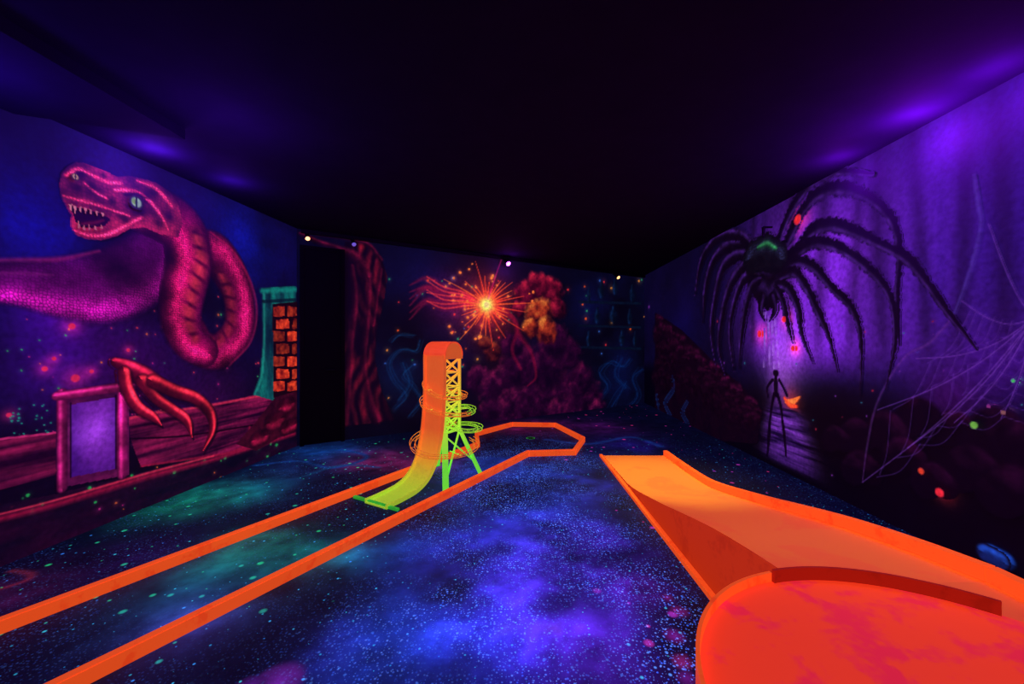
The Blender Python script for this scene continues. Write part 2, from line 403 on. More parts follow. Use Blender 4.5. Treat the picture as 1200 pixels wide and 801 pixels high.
for cx_,cy_,r_ in ((106,219,6),(120,205,3),(178,226,5),(90,220,5),(164,248,6),(145,256,5),(130,236,5),(185,262,6)): L.glow(cx_,cy_,r_,C(0,0,0),.6,mul=True)
L.poly([(79,240),(90,243),(104,246),(118,250),(128,257),(122,264),(108,267),(94,266),(87,260),(84,250)],C(12,0,15),C(36,1,20))
L.line([(95,262,3),(108,261,4),(120,258,2)],C(100,8,40),.8,soft=.9)
L.line([(146,228,3),(158,227,3.5),(170,232,2)],C(20,0,22),.8,soft=.9)
L.emit('head',parent=serp)
up_t=[(81,240,9),(86,241.5,10),(92,243,7),(98,244.5,6),(104,246,6.5),(111,248,5),(118,250,4.5)]
lo_t=[(90,266,8),(96,268,6),(102,268,5),(109,268,5.5),(116,266.5,4.5)]
for n_,(x,y,h) in enumerate(up_t+lo_t):
    if n_<len(up_t): L.poly([(x-1.7,y-1),(x+1.9,y-.5),(x+.4,y+h)],C(165,66,100),C(225,135,150))
    else: L.poly([(x-1.6,y+1),(x+1.6,y+1),(x-.5,y-h)],C(155,56,90),C(210,120,135))
    L.emit('tooth',parent=serp,thr=.5)
L.dot(157,237,8,C(20,1,24),2,0,True);L.dot(157,237,6,C(140,160,155),2,.1,True);L.dot(155,236,3.4,C(110,135,60),2,0,True)
L.line([(157,231,.8),(157,237,1.8),(157,243,.8)],C(5,0,8))
L.emit('eye',parent=serp,label='pale green slit-pupil eye')
L.dot(85,207,4.6,C(20,1,24),2,0,True);L.dot(85,207,3.4,C(180,130,105),2,.1,True);L.line([(85,204,.7),(85,207,1.3),(85,210,.7)],C(5,0,8))
L.emit('eye',parent=serp,label='small amber slit-pupil eye')
# claw: forearm and three separate curved fingers
L.tubes([(132,424,7),(146,430,11),(164,440,14),(182,452,12)],C(6,0,9),C(80,5,32),C(170,30,50),-.45,soft=.3,tf=4)
for st in([(142,436,9),(146,456,9),(158,476,8),(176,488,6),(186,498,1)],
          [(164,446,10),(180,466,8),(200,480,7),(216,492,6),(222,512,1)],
          [(176,446,10),(202,458,9),(226,466,8),(243,482,7),(246,504,5),(235,528,1)]):
    L.tubes([(a+2,b_+3,c*1.15) for a,b_,c in st],C(6,0,9),C(8,0,10),C(6,0,8),0,soft=.6,a=.8)
    L.tubes(st,C(10,0,10),C(84,6,28),C(205,44,50),-.4,soft=.3,tf=4)
L.emit('claw',parent=serp,label='smooth curved orange red clawed hand')
wl=L._mesh('wall_left',np.ones((len(L.s)-1,len(L.z)-1),bool),0.0,kind='structure')

# ================================================================== BACK WALL
B=Canvas(LB,RB,349,760,(.54,-.842),step=1.0,rows=300)
n1=fbm(B.S*1.2,B.Z*1.6,5)
B.col[:]=C(3,3,15);B.col+=((n1-.35)[...,None])*C(6,8,46)
for g in((470,440,26,(2,14,40)),(725,440,24,(2,8,32)),(690,360,26,(2,6,32)),(570,360,50,(54,8,18)),(520,350,26,(40,4,34)),(640,470,40,(46,3,30)),(500,320,50,(2,4,26)),(620,488,40,(66,5,28))):
    B.glow(g[0],g[1],g[2],C(*g[3]),1)
for i in range(190):
    x=rng.uniform(450,760);y=rng.uniform(325,488);d=math.hypot(x-570,y-360)
    if rng.uniform()<math.exp(-d/100)+.1:
        B.dot(x,y,rng.uniform(.5,1.4),[C(255,90,30),C(255,50,60),C(255,150,60),C(50,160,110),C(60,110,220)][rng.randint(5)]*.8,3,.2)
B.begin()
for st in([(462,480,5),(475,462,5),(462,445,6),(456,425,5),(470,410,5),(488,412,4),(492,398,3)],[(480,488,4),(492,470,5),(484,452,5),(474,440,4),(484,428,3)],[(458,400,3),(468,392,4),(484,394,3)],[(500,480,4),(512,470,4),(505,452,4),(515,440,3)],[(468,470,4),(480,448,4),(472,425,3)]):
    B.line(st,C(4,28,74),.4,soft=1.0)
    for o_,aa in((-2.5,.3),(0,.45),(3,.3)):
        B.line([(a+o_+rng.uniform(-1.5,1.5),b_+rng.uniform(-2,2),rng.uniform(.5,1.1)) for a,b_,c in st],C(12,74,130),aa,soft=1)
B.emit('smoke_mural',label='painted teal-blue curling smoke wisps',category='mural')
for st in([(702,470,5),(712,452,5),(704,436,5),(716,424,4),(730,430,4),(738,420,3)],[(735,480,5),(748,462,5),(742,444,4),(752,432,3)],[(715,480,4),(724,462,5),(733,448,4)],[(728,418,3),(722,440,4),(735,455,3)]):
    B.line(st,C(3,20,66),.4,soft=1.0)
    for o_,aa in((-2.5,.25),(0,.4),(3,.25)):
        B.line([(a+o_+rng.uniform(-1.5,1.5),b_+rng.uniform(-2,2),rng.uniform(.5,1.1)) for a,b_,c in st],C(10,60,130),aa,soft=1)
B.emit('smoke_mural',label='painted blue smoke wisps beside the shelves',category='mural')
for y in(352,380,405):
    B.poly([(678,y),(752,y+2),(752,y+5),(678,y+3)],C(2,7,22),C(5,20,42))
for x,y,r in((705,340,7),(721,336,6),(741,344,6),(690,345,4),(700,370,6),(719,369,8),(738,371,5),(690,397,5),(729,396,6),(744,398,4)):
    B.tubes([(x,y+6,r*.75),(x,y,r),(x,y-4,r*.5),(x,y-9,r*.35)],C(2,4,16),C(3,11,30),C(6,26,48),.5,soft=.7)
B.emit('shelf_mural',label='painted dark teal shelves lined with pots',category='mural')
def bark(S,Z):
    g=S+.10*np.sin(Z*3.1)+.05*fbm(S*2,Z*2,6)
    r=np.abs(np.sin(g*17+fbm(S*1.5,Z*1.2,4)*9));return np.clip((r**2)*1.0*(fbm(S*6,Z*2,2)*2.2-.7)*(.4+.55*np.exp(-((S-B.s_of(425))/.30)**2)),0,1)
B.poly([(404,283),(425,284),(446,300),(454,325),(450,350),(442,385),(439,420),(446,455),(462,492),(400,500),(400,440),(403,380)],C(8,1,12),C(140,16,42),bark)
for st in([(352,274,4),(375,284,5),(398,292,7),(418,302,10),(430,322,10)],[(372,275,3),(400,278,4),(430,286,5),(446,304,4)]):
    B.tubes(st,C(6,0,9),C(30,3,17),C(74,9,26),.4,soft=.8)
for st in([(412,312,5),(416,350,6),(411,400,6),(408,450,6),(404,495,7)],[(432,330,6),(430,375,6),(426,425,6),(432,465,7),(442,492,8)],[(446,316,4),(441,350,4),(437,380,4)]):
    B.tubes(st,C(6,0,9),C(36,3,19),C(84,10,28),.45,soft=.95,a=.8,tf=7)
B.emit('tree_mural',label='painted gnarled dark red tree trunk arching overhead',category='mural')
# generic glowing cloud (plain stand-in)
def billow(x,y,r,dk,md,hi,a=1.):
    sl,q,arc,side,t=B.stroke([(x-.6,y,r),(x+.6,y,r)])
    s0,z0=B.m(x,y);k=B.sc(x)
    u=((B.S[sl]-s0)*-.4+(B.Z[sl]-z0)*.8)*k/r
    nn=fbm(B.S[sl]*7,B.Z[sl]*7,r)
    w=np.clip(.35+.5*u+(nn-.5)*1.1,0,1)[...,None]
    rgb=np.where(w<.5,dk+(md-dk)*w*2,md+(hi-md)*(w-.5)*2)
    B.over(sl,rgb,np.clip((1.05-q+(nn-.5)*.5)/.35,0,1)*a)
dkp=C(12,1,20);mp=C(42,3,38);hp=C(110,17,64)
for x,y,r in((560,445,17),(585,455,24),(600,478,20),(690,470,22),(700,485,15),(625,470,30),(655,462,30),(680,445,20),(610,430,26),(640,430,28),(665,415,20),(600,405,16),(650,400,20),(575,480,14),(660,485,20)):
    billow(x,y,r,dkp,mp,hp)
for x,y,r in((616,345,17),(645,342,17),(630,334,15),(655,362,12),(608,362,10)):
    billow(x,y,r,C(24,1,12),C(100,8,36),C(195,30,60))
for x,y,r in((632,368,18),(640,388,15),(622,384,11)):
    billow(x,y,r,C(50,5,12),C(170,50,24),C(235,130,55),.95)
for x,y,r in((577,412,12),(568,402,9)):
    billow(x,y,r,C(24,1,12),C(100,24,24),C(185,80,45),.95)
B.emit('cloud_mural',label='painted billowing purple cloud with glowing orange core',category='mural')
# starburst
for i in range(6):
    B.line([(562,357,4),(545,352+(i-3)*3,5),(520,346+(i-2)*5,5),(500,338+(i-2)*6+rng.uniform(-6,6),4),(480,334+i*8,1.5)],C(150,16,56),.5,soft=1)
    B.line([(562,357,1.2),(545,352+(i-3)*3,1.2),(520,346+(i-2)*5,1.2),(500,338+(i-2)*6+rng.uniform(-6,6),.9)],C(240,60,64),.6)
for st in([(578,362,4),(600,372,5),(610,395,5),(622,412,4),(628,440,3),(618,452,1.5)],[(580,360,3),(596,366,3),(606,385,4),(600,410,4),(610,432,3)]):
    B.line(st,C(150,10,48),.5,soft=1)
for i in range(34):
    a=i/34*2*math.pi+rng.uniform(-.08,.08);l=rng.uniform(18,50)*(1.3 if i%4==0 else 1)
    B.line([(570,357,2.2),(570+math.cos(a)*l*.5,357+math.sin(a)*l*.5,1.2),(570+math.cos(a)*l,357+math.sin(a)*l*.9,.6)],C(245,60+rng.randint(50),34),.7,soft=.9)
B.line([(572,350,1.5),(581,322,1.2),(590,297,1)],C(190,20,110),.6,soft=.8)
B.glow(570,357,26,C(190,40,18),.7);B.glow(570,357,8,C(250,150,60),.9,cover=True);B.dot(570,357,3.5,C(255,215,140),2,.3,True)
for i in range(40):
    a=rng.uniform(0,6.28);l=rng.uniform(12,62);B.dot(570+math.cos(a)*l,357+math.sin(a)*l*.9,rng.uniform(.7,1.7),C(255,120,50),2,.3,True)
B.emit('starburst_mural',thr=.22,label='painted orange starburst of sparks and red flames',category='mural')
wb=B._mesh('wall_back',np.ones((len(B.s)-1,len(B.z)-1),bool),0.0,kind='structure')

# ================================================================== RIGHT WALL
R=Canvas(RB,RF,754,1240,(-1,.02))
n1=fbm(R.S*1.2,R.Z*1.4,21)
w=np.exp(-(np.where(R.S<R.s_of(930),(R.S-R.s_of(930))/.95,(R.S-R.s_of(930))/1.7))**2)
vert=sm(.95,1.5,R.Z)*(1-.5*sm(2.3,3.0,R.Z))
R.col[:]=C(4,3,19)
R.col+=((n1)[...,None])*C(9,3,34)
streak=.6+.75*fbm(R.S*4.2,R.Z*.22,31,3)
R.col+=(w*vert*streak)[...,None]*C(112,32,178)
w2=sm(R.s_of(1020),R.s_of(1150),R.S)*sm(1.1,2.2,R.Z)
R.col+=(w2*(.3+.8*fbm(R.S*3,R.Z*.3,33,3)))[...,None]*C(12,3,60)
for x in(885,925,962,1000,1035,1078,1120,1165):
    sg=R.s_of(x);wd=.05+.03*rng.uniform()
    g=np.exp(-((R.S-sg+.06*np.sin(R.Z*1.2+x))/wd)**2)*sm(1.2,1.6,R.Z)
    R.col*=(1-.38*g)[...,None]
R.glow(918,425,42,C(110,60,110),.75,rx=30)
for g in((790,470,20,(3,16,50)),(1180,430,60,(26,3,46)),(1110,470,40,(40,3,36)),(800,400,30,(2,2,30))):
    R.glow(g[0],g[1],g[2],C(*g[3]),.8)
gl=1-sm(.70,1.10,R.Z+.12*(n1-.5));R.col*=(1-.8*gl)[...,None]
R.glow(912,462,26,C(90,40,130),.7,rx=15)
R.begin()
# rubble slope
sl,k=R.poly([(768,366),(775,370),(800,387),(835,422),(870,452),(893,480),(888,520),(830,515),(768,500)],C(6,1,12),C(18,2,15))
for i in range(190):
    t=rng.uniform();x=770+t*118;y=368+t*105+rng.uniform(2,80)*(1-.6*t)
    if y>508: continue
    r=rng.uniform(3,9);top=math.exp(-((y-368-t*105)/18.0))
    R.tubes([(x-rng.uniform(.5,4),y+rng.uniform(-2,2),r),(x+rng.uniform(.5,4),y,r*.8)],C(4,0,8),C(11,1,10)*(1+top),C(18,2,11)*(.6+2.2*top),.4,soft=.8,tf=14)
R.emit('rubble_mural',label='painted heap of dark red rubble beside the clearing',category='mural')
for st in([(778,505,4),(786,490,5),(780,472,5),(790,455,4),(788,440,2)],[(797,512,4),(806,498,5),(800,484,4),(806,470,3)],[(769,498,3),(772,480,4),(769,462,3)]):
    R.line(st,C(7,30,100),.45,soft=1.0)
    for o_ in(-1.5,1.5): R.line([(a+o_+rng.uniform(-1,1),b_+rng.uniform(-2,2),rng.uniform(.5,1)) for a,b_,c in st],C(20,74,160),.4,soft=1)
R.emit('smoke_mural',label='painted blue smoke wisps on the rubble',category='mural')
# rocks
for x,y,r in((1170,500,34),(1215,520,40),(1120,498,24),(1078,485,26),(1040,500,24),(1005,506,20),(980,512,16),(1140,545,32),(1190,570,38),(1060,530,24),(1010,545,22),(1095,560,24)):
    sl,q,arc,side,t=R.stroke([(x-r*.5,y+r*.3,r*.75),(x,y,r*.85),(x+r*.5,y+r*.3,r*.75)])
    s0,z0=R.m(x,y);u=(R.Z[sl]-z0)*R.sc(x)/r
    wv=np.clip(.02+.55*u+(fbm(R.S[sl]*8,R.Z[sl]*8,x)-.5)*.8,0,1)[...,None]
    R.over(sl,C(5,1,11)+C(60,7,46)*wv*(1.1 if x>950 else .5),np.clip((1-q)/.25,0,1))
R.emit('boulder_mural',label='painted dark plum boulders along the ground of the forest',category='mural')
# water
sl=R.sl(*sorted((R.s_of(872),R.s_of(985))),.0,.9);S=R.S[sl];Z=R.Z[sl]
cx_=R.s_of(920)+.06*(.6-Z);hw=.30+.30*(.7-Z)
am=np.exp(-(np.abs(S-cx_)/hw)**4)*sm(.02,.12,Z)*(1-sm(.60,.78,Z))
wv=np.clip((fbm(S*2.2,Z*30,8)*2.6-.75),0,1)*sm(-.2,.5,Z)
R.over(sl,C(14,3,42)*(1-wv[...,None])+C(135,58,205)*wv[...,None],am*.92)
R.emit('pond_mural',label='painted violet rippling water reflecting mist',category='mural')
for st in([(909,437,3.8),(911,437,3.8)],[(910,441,2.5),(910,450,4.2),(910,462,3.2)],[(908,462,2.8),(905,477,2.2),(903,494,1.8)],[(912,462,2.8),(916,477,2.2),(918,494,1.8)],[(906,445,2.2),(900,454,1.8),(901,465,1.4)],[(914,445,2.2),(919,454,1.8),(923,463,1.6)],[(903,494,2.5),(902,510,3),(900,534,1.5)],[(918,494,2.5),(920,510,2.5),(922,534,1.5)]):
    R.line(st,C(5,0,14),.97)
R.emit('figure_mural',label='painted small black standing silhouette with long reflection',category='mural')
R.line([(922,470,2.5),(929,471,4),(938,465,1.2)],C(255,110,45),.95);R.line([(920,466,1.5),(926,474,3),(934,476,2)],C(255,60,30),.9)
R.glow(928,470,12,C(200,50,30),.5)
R.emit('flame_mural',label='small painted orange torch flame',category='mural')
# web
hub=(1215,372)
ends=[(1160,262),(1128,352),(1075,420),(1030,480),(1012,565),(1065,525),(1120,495),(1175,490),(1240,480)]
for i,e_ in enumerate(ends):
    sg=18
    R.line([(hub[0],hub[1],1.4),((hub[0]*2+e_[0])/3,(hub[1]*2+e_[1])/3+sg*.8,1.3),((hub[0]+e_[0]*2)/3,(hub[1]+e_[1]*2)/3+sg*.7,1.2),(e_[0],e_[1],1)],C(116,58,180),.6,soft=1)
for fr in(.18,.3,.42,.54,.66,.78,.9):
    for i in range(1,len(ends)-1):
        f0=fr+rng.uniform(-.03,.03)
        a=tuple(hub[k_]+(ends[i][k_]-hub[k_])*f0 for k_ in(0,1));b=tuple(hub[k_]+(ends[i+1][k_]-hub[k_])*fr for k_ in(0,1))
        mx=(a[0]+b[0])/2+2;my=(a[1]+b[1])/2+9*fr+8
        R.line([(a[0],a[1]+10,1.2),(mx,my+6,1.0),(b[0],b[1]+10,1.2)],C(94,44,160),.42,soft=1)
R.line([(1143,205,3),(1148,240,4),(1151,262,3),(1143,300,3.5),(1132,335,3),(1118,372,2)],C(84,60,170),.45,soft=1)
R.line([(1118,372,2.5),(1090,402,3),(1060,420,2),(1030,470,2.4),(1018,520,2.2),(1012,565,1)],C(100,44,140),.5,soft=1)
R.emit('spider_web_mural',thr=.14,label='painted lavender spider web strands',category='mural')
for a,b in(((901,370),(903,432)),((905,368),(908,432)),((908,366),(914,432)),((898,366),(896,430))): R.line([(*a,.8),(*b,.7)],C(200,150,255),.5,soft=.8)
R.emit('silk_thread_mural',thr=.2,label='painted pale silk threads hanging from the spider',category='mural')
# spider
dk=C(3,1,8);md=C(8,2,17);hi=C(46,20,80)
R.tubes([(886,322,14),(915,320,14)],dk,md,hi*.5,.3,rough=.35);R.tubes([(891,336,13),(902,346,14),(913,336,13)],dk,md,hi*.6,.3,rough=.35)
spi=R.emit('spider_mural',label='painted giant black hairy spider with long arched legs',category='mural')
legs=[[(912,306,6),(926,278,7),(940,250,7),(958,228,9),(985,220,9),(1018,230,6.5),(1046,256,7),(1056,296,5),(1053,345,4.5),(1056,404,1.5)],
[(914,310,6),(938,288,7),(956,268,9),(985,264,9),(1030,284,6.5),(1064,302,8),(1088,330,6),(1112,364,5),(1148,410,1.2)],
[(914,314,6),(936,296,7),(955,284,8),(985,290,7),(1022,316,6.5),(1046,350,5),(1051,400,3.5),(1040,456,1)],
[(914,320,5.5),(934,306,7),(956,313,7),(978,338,5.5),(1000,360,5.5),(1011,398,3.5),(1010,464,1)],
[(914,326,5.5),(932,318,7),(949,340,6),(962,368,5.5),(974,396,3.5),(984,436,.8)],
[(912,332,5),(925,336,6),(937,360,5.5),(942,392,3.5),(955,426,.8)],
[(910,300,5),(920,266,5.5),(935,236,6.5),(958,210,6.5),(985,201,5),(1026,204,2)],
[(890,304,5.5),(874,287,7),(852,290,7),(836,308,5.5),(828,338,4.5),(825,378,1)],
[(890,308,5.5),(870,299,7),(850,311,6.5),(840,346,5),(835,388,3.5),(841,432,.8)],
[(890,316,5.5),(873,313,7),(857,336,6.5),(848,370,5),(844,406,3.5),(852,442,.8)],
[(890,322,5.5),(877,324,7),(865,346,5.5),(857,387,3.6),(862,435,.8)],
[(892,328,5),(882,338,6),(875,366,5),(870,400,3.6),(868,432,.8)],
[(890,298,5),(869,276,6),(843,279,5.5),(824,304,4.5),(816,346,1)],
[(912,336,4),(920,352,5),(925,375,4),(932,402,.8)]]
for i,lg in enumerate(legs):
    R.tubes(lg,dk,md,hi,-.5,soft=.3,seed=i,tf=12,rough=.85)
    R.emit('leg',parent=spi)
R.tubes([(884,302,16),(898,296,19),(914,302,16)],C(3,2,7),C(7,7,14),C(26,26,54),.4,scale=30,depth=.3,rough=.35)
R.tubes([(891,290,4),(901,286,6),(912,291,4)],C(4,8,10),C(16,66,36),C(44,110,62),.3,soft=1,a=.9)
R.emit('abdomen',parent=spi,label='dark abdomen with green sheen')
for st in([(896,348,5.5),(894,362,4),(899,376,1)],[(908,348,5.5),(911,362,4),(905,376,1)]):
    R.tubes(st,dk,md,hi,.3);R.emit('fang',parent=spi)
for x,y,r in((938,257,4.5),(893,391,3.2),(922,374,2.8),(933,408,2.8)):
    R.dot(x,y,r,C(240,40,45),3,.5,True);R.emit('glowing_orb_mural',label='painted glowing red orb in the mist',category='mural',group='painted red orbs')
for x,y,r,c in((1085,552,3.4,C(230,60,40)),(1107,577,5,C(245,40,60)),(1148,498,4.2,C(110,170,70)),(1183,483,2.6,C(150,90,100)),(1195,446,2,C(60,180,90)),(1166,476,2.2,C(120,40,110))):
    R.dot(x,y,r,c,2.6,.4,True);R.emit('firefly_mural',label='painted glowing firefly spot above the ramp',category='mural',group='painted fireflies')
for i in range(45):
    x=rng.uniform(760,1200);y=rng.uniform(350,560);R.dot(x,y,rng.uniform(.5,1.1),[C(220,40,80),C(160,60,220),C(60,150,200)][rng.randint(3)]*.6,2.5,.2)
R.begin();R.tubes([(1163,648,13),(1178,656,14)],C(4,8,40),C(14,34,110),C(16,42,90),.5,soft=.3)
R.emit('bubble_mural',label='painted blue bubble low on the wall',category='mural')
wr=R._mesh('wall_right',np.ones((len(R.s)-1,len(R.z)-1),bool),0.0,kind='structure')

# ================================================================== FLOOR
fx=np.arange(-3.9,3.4,.02);fy=np.arange(-1.2,9.6,.02)
GX,GY=np.meshgrid(fx,fy,indexing='ij')
fc=np.zeros(GX.shape+(3,));fc[:]=C(3,4,24)
a=fbm(GX*1.1,GY*1.1,41,5);b2=fbm(GX*3.0+a*2,GY*3.0,43,6)
def fglow(x,y,r,c,sq=1.0):
    px,py=floor_pt(x,y);g=np.exp(-(((GX-px)/(r*sq))**2+((GY-py)/r)**2))
    fc[:]+=C(*c)*(g*np.clip(b2*1.3+.1,0,1.5))[...,None]
for g in((250,690,.42,(3,54,60)),(320,640,.42,(12,88,58)),(395,650,.25,(8,68,66)),(230,720,.3,(38,12,74)),(600,570,.8,(10,26,76)),(640,620,.6,(26,22,84)),(660,700,.5,(34,18,84)),(600,680,.45,(26,12,72)),(560,740,.4,(16,14,72)),
    (480,740,.4,(8,30,76)),(380,760,.25,(16,14,62)),(700,570,.5,(24,18,70)),(700,640,.4,(32,8,66)),(660,545,.7,(12,24,66)),(440,540,.5,(98,14,42)),(500,545,.4,(84,12,38)),(620,500,.6,(78,6,34)),(700,500,.6,(46,4,40)),
    (200,590,.45,(4,80,44)),(280,575,.45,(4,76,52)),(380,530,.6,(5,36,72)),(330,560,.5,(5,26,62)),(560,640,.5,(14,16,70)),(20,690,.3,(66,10,38)),
    (560,545,.4,(8,28,70)),(740,520,.5,(16,6,54)),(850,600,.5,(6,3,34)),(450,640,.3,(8,28,70)),(560,770,.35,(12,16,72)),(690,770,.35,(40,10,76)),(760,690,.2,(46,6,60)),(160,650,.25,(28,6,46))): fglow(*g)
def fdisc(x,y,r,c):
    px,py=floor_pt(x,y);d=np.hypot(GX-px,GY-py)/r+.25*(b2-.5);g=1-sm(.75,1.05,d);sh=np.clip(1.1-.6*d,0,1.2)
    fc[:]=fc*(1-g[...,None]*.85)+C(*c)*(g*sh*.85)[...,None]
for d_ in((325,800,.12,(110,32,160)),(290,806,.07,(86,24,140)),(796,716,.055,(120,24,120)),(790,745,.06,(110,22,130)),(800,775,.055,(130,28,110)),(782,700,.035,(100,18,100)),(805,795,.05,(96,20,120))): fdisc(*d_)
def fline(pts,r,c,al):
    P=[floor_pt(*p) for p in pts]
    P=np.array(P);Q=np.vstack([2*P[0]-P[1],P,2*P[-1]-P[-2]]);out=[]
    for i in range(1,len(Q)-2):
        for t in np.linspace(0,1,8,endpoint=False):
            aa,bb,cc,dd=Q[i-1],Q[i],Q[i+1],Q[i+2]
            out.append(.5*((2*bb)+(cc-aa)*t+(2*aa-5*bb+4*cc-dd)*t*t+(3*bb-aa-3*cc+dd)*t**3))
    out=np.array(out);q=np.full(GX.shape,9.)
    for i in range(len(out)-1):
        d=out[i+1]-out[i];l=d.dot(d)+1e-9;t=np.clip(((GX-out[i][0])*d[0]+(GY-out[i][1])*d[1])/l,0,1)
        q=np.minimum(q,np.hypot(GX-out[i][0]-t*d[0],GY-out[i][1]-t*d[1]))
    g=np.exp(-(q/r)**2)*al;fc[:]=fc*(1-g[...,None])+C(*c)*g[...,None]
for pts,r,c,al in(([(300,545),(350,540),(390,548),(430,535),(395,527),(360,533)],.035,(10,46,110),.8),([(350,560),(400,545),(450,548)],.03,(10,54,95),.7),([(0,690),(30,680),(35,672),(10,668)],.02,(130,30,50),.7),([(640,515),(690,520),(740,512),(780,525)],.05,(14,44,110),.6),([(560,560),(600,550),(640,545),(700,548)],.06,(14,46,120),.4)): fline(pts,r,c,al)
fc*= (.65+.7*b2)[...,None]
ns,nz=GX.shape;idx=np.arange(ns*nz).reshape(ns,nz)
q=np.stack([idx[:-1,:-1].ravel(),idx[1:,:-1].ravel(),idx[1:,1:].ravel(),idx[:-1,1:].ravel()],1)
V=np.stack([GX.ravel(),GY.ravel(),np.zeros(GX.size)],1)
cxm=(GX[:-1,:-1]+.01).ravel();cym=(GY[:-1,:-1]+.01).ravel()
xl=np.where(cym<5.55,-3.0-.1007*(5.55-cym),-3.0+(cym-5.55)*6.16/3.95);xr=3.16-.02243*(9.5-cym)
keep=(cxm>xl-.03)&(cxm<xr+.03);q=q[keep];used,inv=np.unique(q.ravel(),return_inverse=True)
V=V[used];q=inv.reshape(-1,4);cc=np.clip(fc.reshape(-1,3)[used],0,1)
m,nt,bs=new_mat('galaxy_floor_paint')
at=nd(nt,'ShaderNodeAttribute',attribute_name='Col');tc=nd(nt,'ShaderNodeTexCoord')
n0=nd(nt,'ShaderNodeTexNoise');n0.inputs['Scale'].default_value=7;n0.inputs['Detail'].default_value=10;n0.inputs['Roughness'].default_value=.68
nt.links.new(tc.outputs['Object'],n0.inputs['Vector'])
r0=nd(nt,'ShaderNodeMapRange');r0.inputs['From Min'].default_value=.3;r0.inputs['From Max'].default_value=.7;r0.inputs['To Min'].default_value=.6;r0.inputs['To Max'].default_value=1.5
nt.links.new(n0.outputs[0],r0.inputs['Value'])
tot=mixc(nt,1.0,at.outputs['Color'],r0.outputs[0],'MULTIPLY')
sx=nd(nt,'ShaderNodeSeparateXYZ');nt.links.new(tc.outputs['Object'],sx.inputs[0])
def stars(scale,rad,thr,c1,c2,stg,mask=None,off=0):
    global tot
    mp=nd(nt,'ShaderNodeMapping');mp.inputs['Location'].default_value=(off,off*1.7,0);nt.links.new(tc.outputs['Object'],mp.inputs[0])
    v=nd(nt,'ShaderNodeTexVoronoi',voronoi_dimensions='2D');v.inputs['Scale'].default_value=scale;nt.links.new(mp.outputs[0],v.inputs['Vector'])
    sc=nd(nt,'ShaderNodeSeparateColor');nt.links.new(v.outputs['Color'],sc.inputs[0])
    g2=math_(nt,'MULTIPLY',sc.outputs[1],sc.outputs[1])
    sz=math_(nt,'MULTIPLY',math_(nt,'ADD',g2,.25),rad)
    ed=math_(nt,'DIVIDE',v.outputs['Distance'],sz)
    fall=nd(nt,'ShaderNodeMapRange');fall.inputs['From Min'].default_value=1.0;fall.inputs['From Max'].default_value=.45
    nt.links.new(ed,fall.inputs['Value'])
    mk=math_(nt,'MULTIPLY',fall.outputs[0],math_(nt,'GREATER_THAN',sc.outputs[0],thr))
    if mask is not None: mk=math_(nt,'MULTIPLY',mk,mask)
    c=mixc(nt,sc.outputs[2],lin(C(*c1)),lin(C(*c2)))
    e=mixc(nt,1.0,c,mk,'MULTIPLY')
    tot=mixc(nt,stg,tot,e,'ADD')
nm=nd(nt,'ShaderNodeTexNoise');nm.inputs['Scale'].default_value=1.8;nm.inputs['Detail'].default_value=6;nt.links.new(tc.outputs['Object'],nm.inputs['Vector'])
rm=nd(nt,'ShaderNodeMapRange');rm.inputs['From Min'].default_value=.38;rm.inputs['From Max'].default_value=.60;nt.links.new(nm.outputs[0],rm.inputs['Value'])
def band_mask(a,b_,sock=0):
    r=nd(nt,'ShaderNodeMapRange');r.inputs['From Min'].default_value=a;r.inputs['From Max'].default_value=b_;nt.links.new(sx.outputs[sock],r.inputs['Value']);return r.outputs[0]
left=band_mask(-.9,-1.5);right=band_mask(.35,.6);mid=math_(nt,'MULTIPLY',band_mask(-1.0,-.2),band_mask(1.15,.9))
farm=band_mask(6.5,4.5,1)
mm=math_(nt,'MULTIPLY',math_(nt,'MULTIPLY',math_(nt,'ADD',mid,.12),rm.outputs[0]),farm)
stars(60,.36,.30,(40,80,235),(90,130,255),1.0,mm)
stars(40,.26,.45,(40,100,255),(110,150,255),1.0,mm,3.3)
stars(24,.20,.62,(40,100,250),(90,150,255),.9,mm,9.1)
stars(18,.11,.72,(30,110,220),(40,170,210),.7,farm,6.1)
stars(11,.10,.82,(50,120,250),(50,190,220),.9,farm,7.7)
stars(6.5,.13,.62,(30,180,110),(30,150,150),.8,left,1.9)
stars(5,.13,.74,(200,40,100),(150,40,180),.8,right,5.1)
nt.links.new(tot,bs.inputs['Emission Color']);bs.inputs['Emission Strength'].default_value=1.0
bs.inputs['Base Color'].default_value=(.010,.010,.028,1);bs.inputs['Roughness'].default_value=.6;bs.inputs['Specular IOR Level'].default_value=.1
add('floor',grid_mesh('floor',V,q,cc),m,kind='structure')

# ceiling / rear wall / soffit / rail
bm=bmesh.new()
P=[(-3.72,-1.25),(2.95,-1.25),(3.2,9.56),(-3.04,5.58)]
lo=[bm.verts.new((x,y,CE)) for x,y in P];hi_=[bm.verts.new((x,y,CE+.1)) for x,y in P]
bm.faces.new(lo);bm.faces.new(hi_)
for i in range(4): bm.faces.new((lo[i],lo[(i+1)%4],hi_[(i+1)%4],hi_[i]))
bm_obj('ceiling',bm,M_CEIL,kind='structure')
bm=bmesh.new();box(bm,(-3.72,-1.3,0),(2.95,-1.2,CE));bm_obj('wall_rear',bm,M_CEIL,kind='structure')
bm=bmesh.new()
P=[(-3.66,-1.18),(-2.62,-1.18),(-2.42,2.95),(-3.28,2.62)]
lo=[bm.verts.new((x,y,CE-.08)) for x,y in P];hi_=[bm.verts.new((x,y,CE-.001)) for x,y in P]
bm.faces.new(lo);bm.faces.new(hi_)
for i in range(4): bm.faces.new((lo[i],lo[(i+1)%4],hi_[(i+1)%4],hi_[i]))
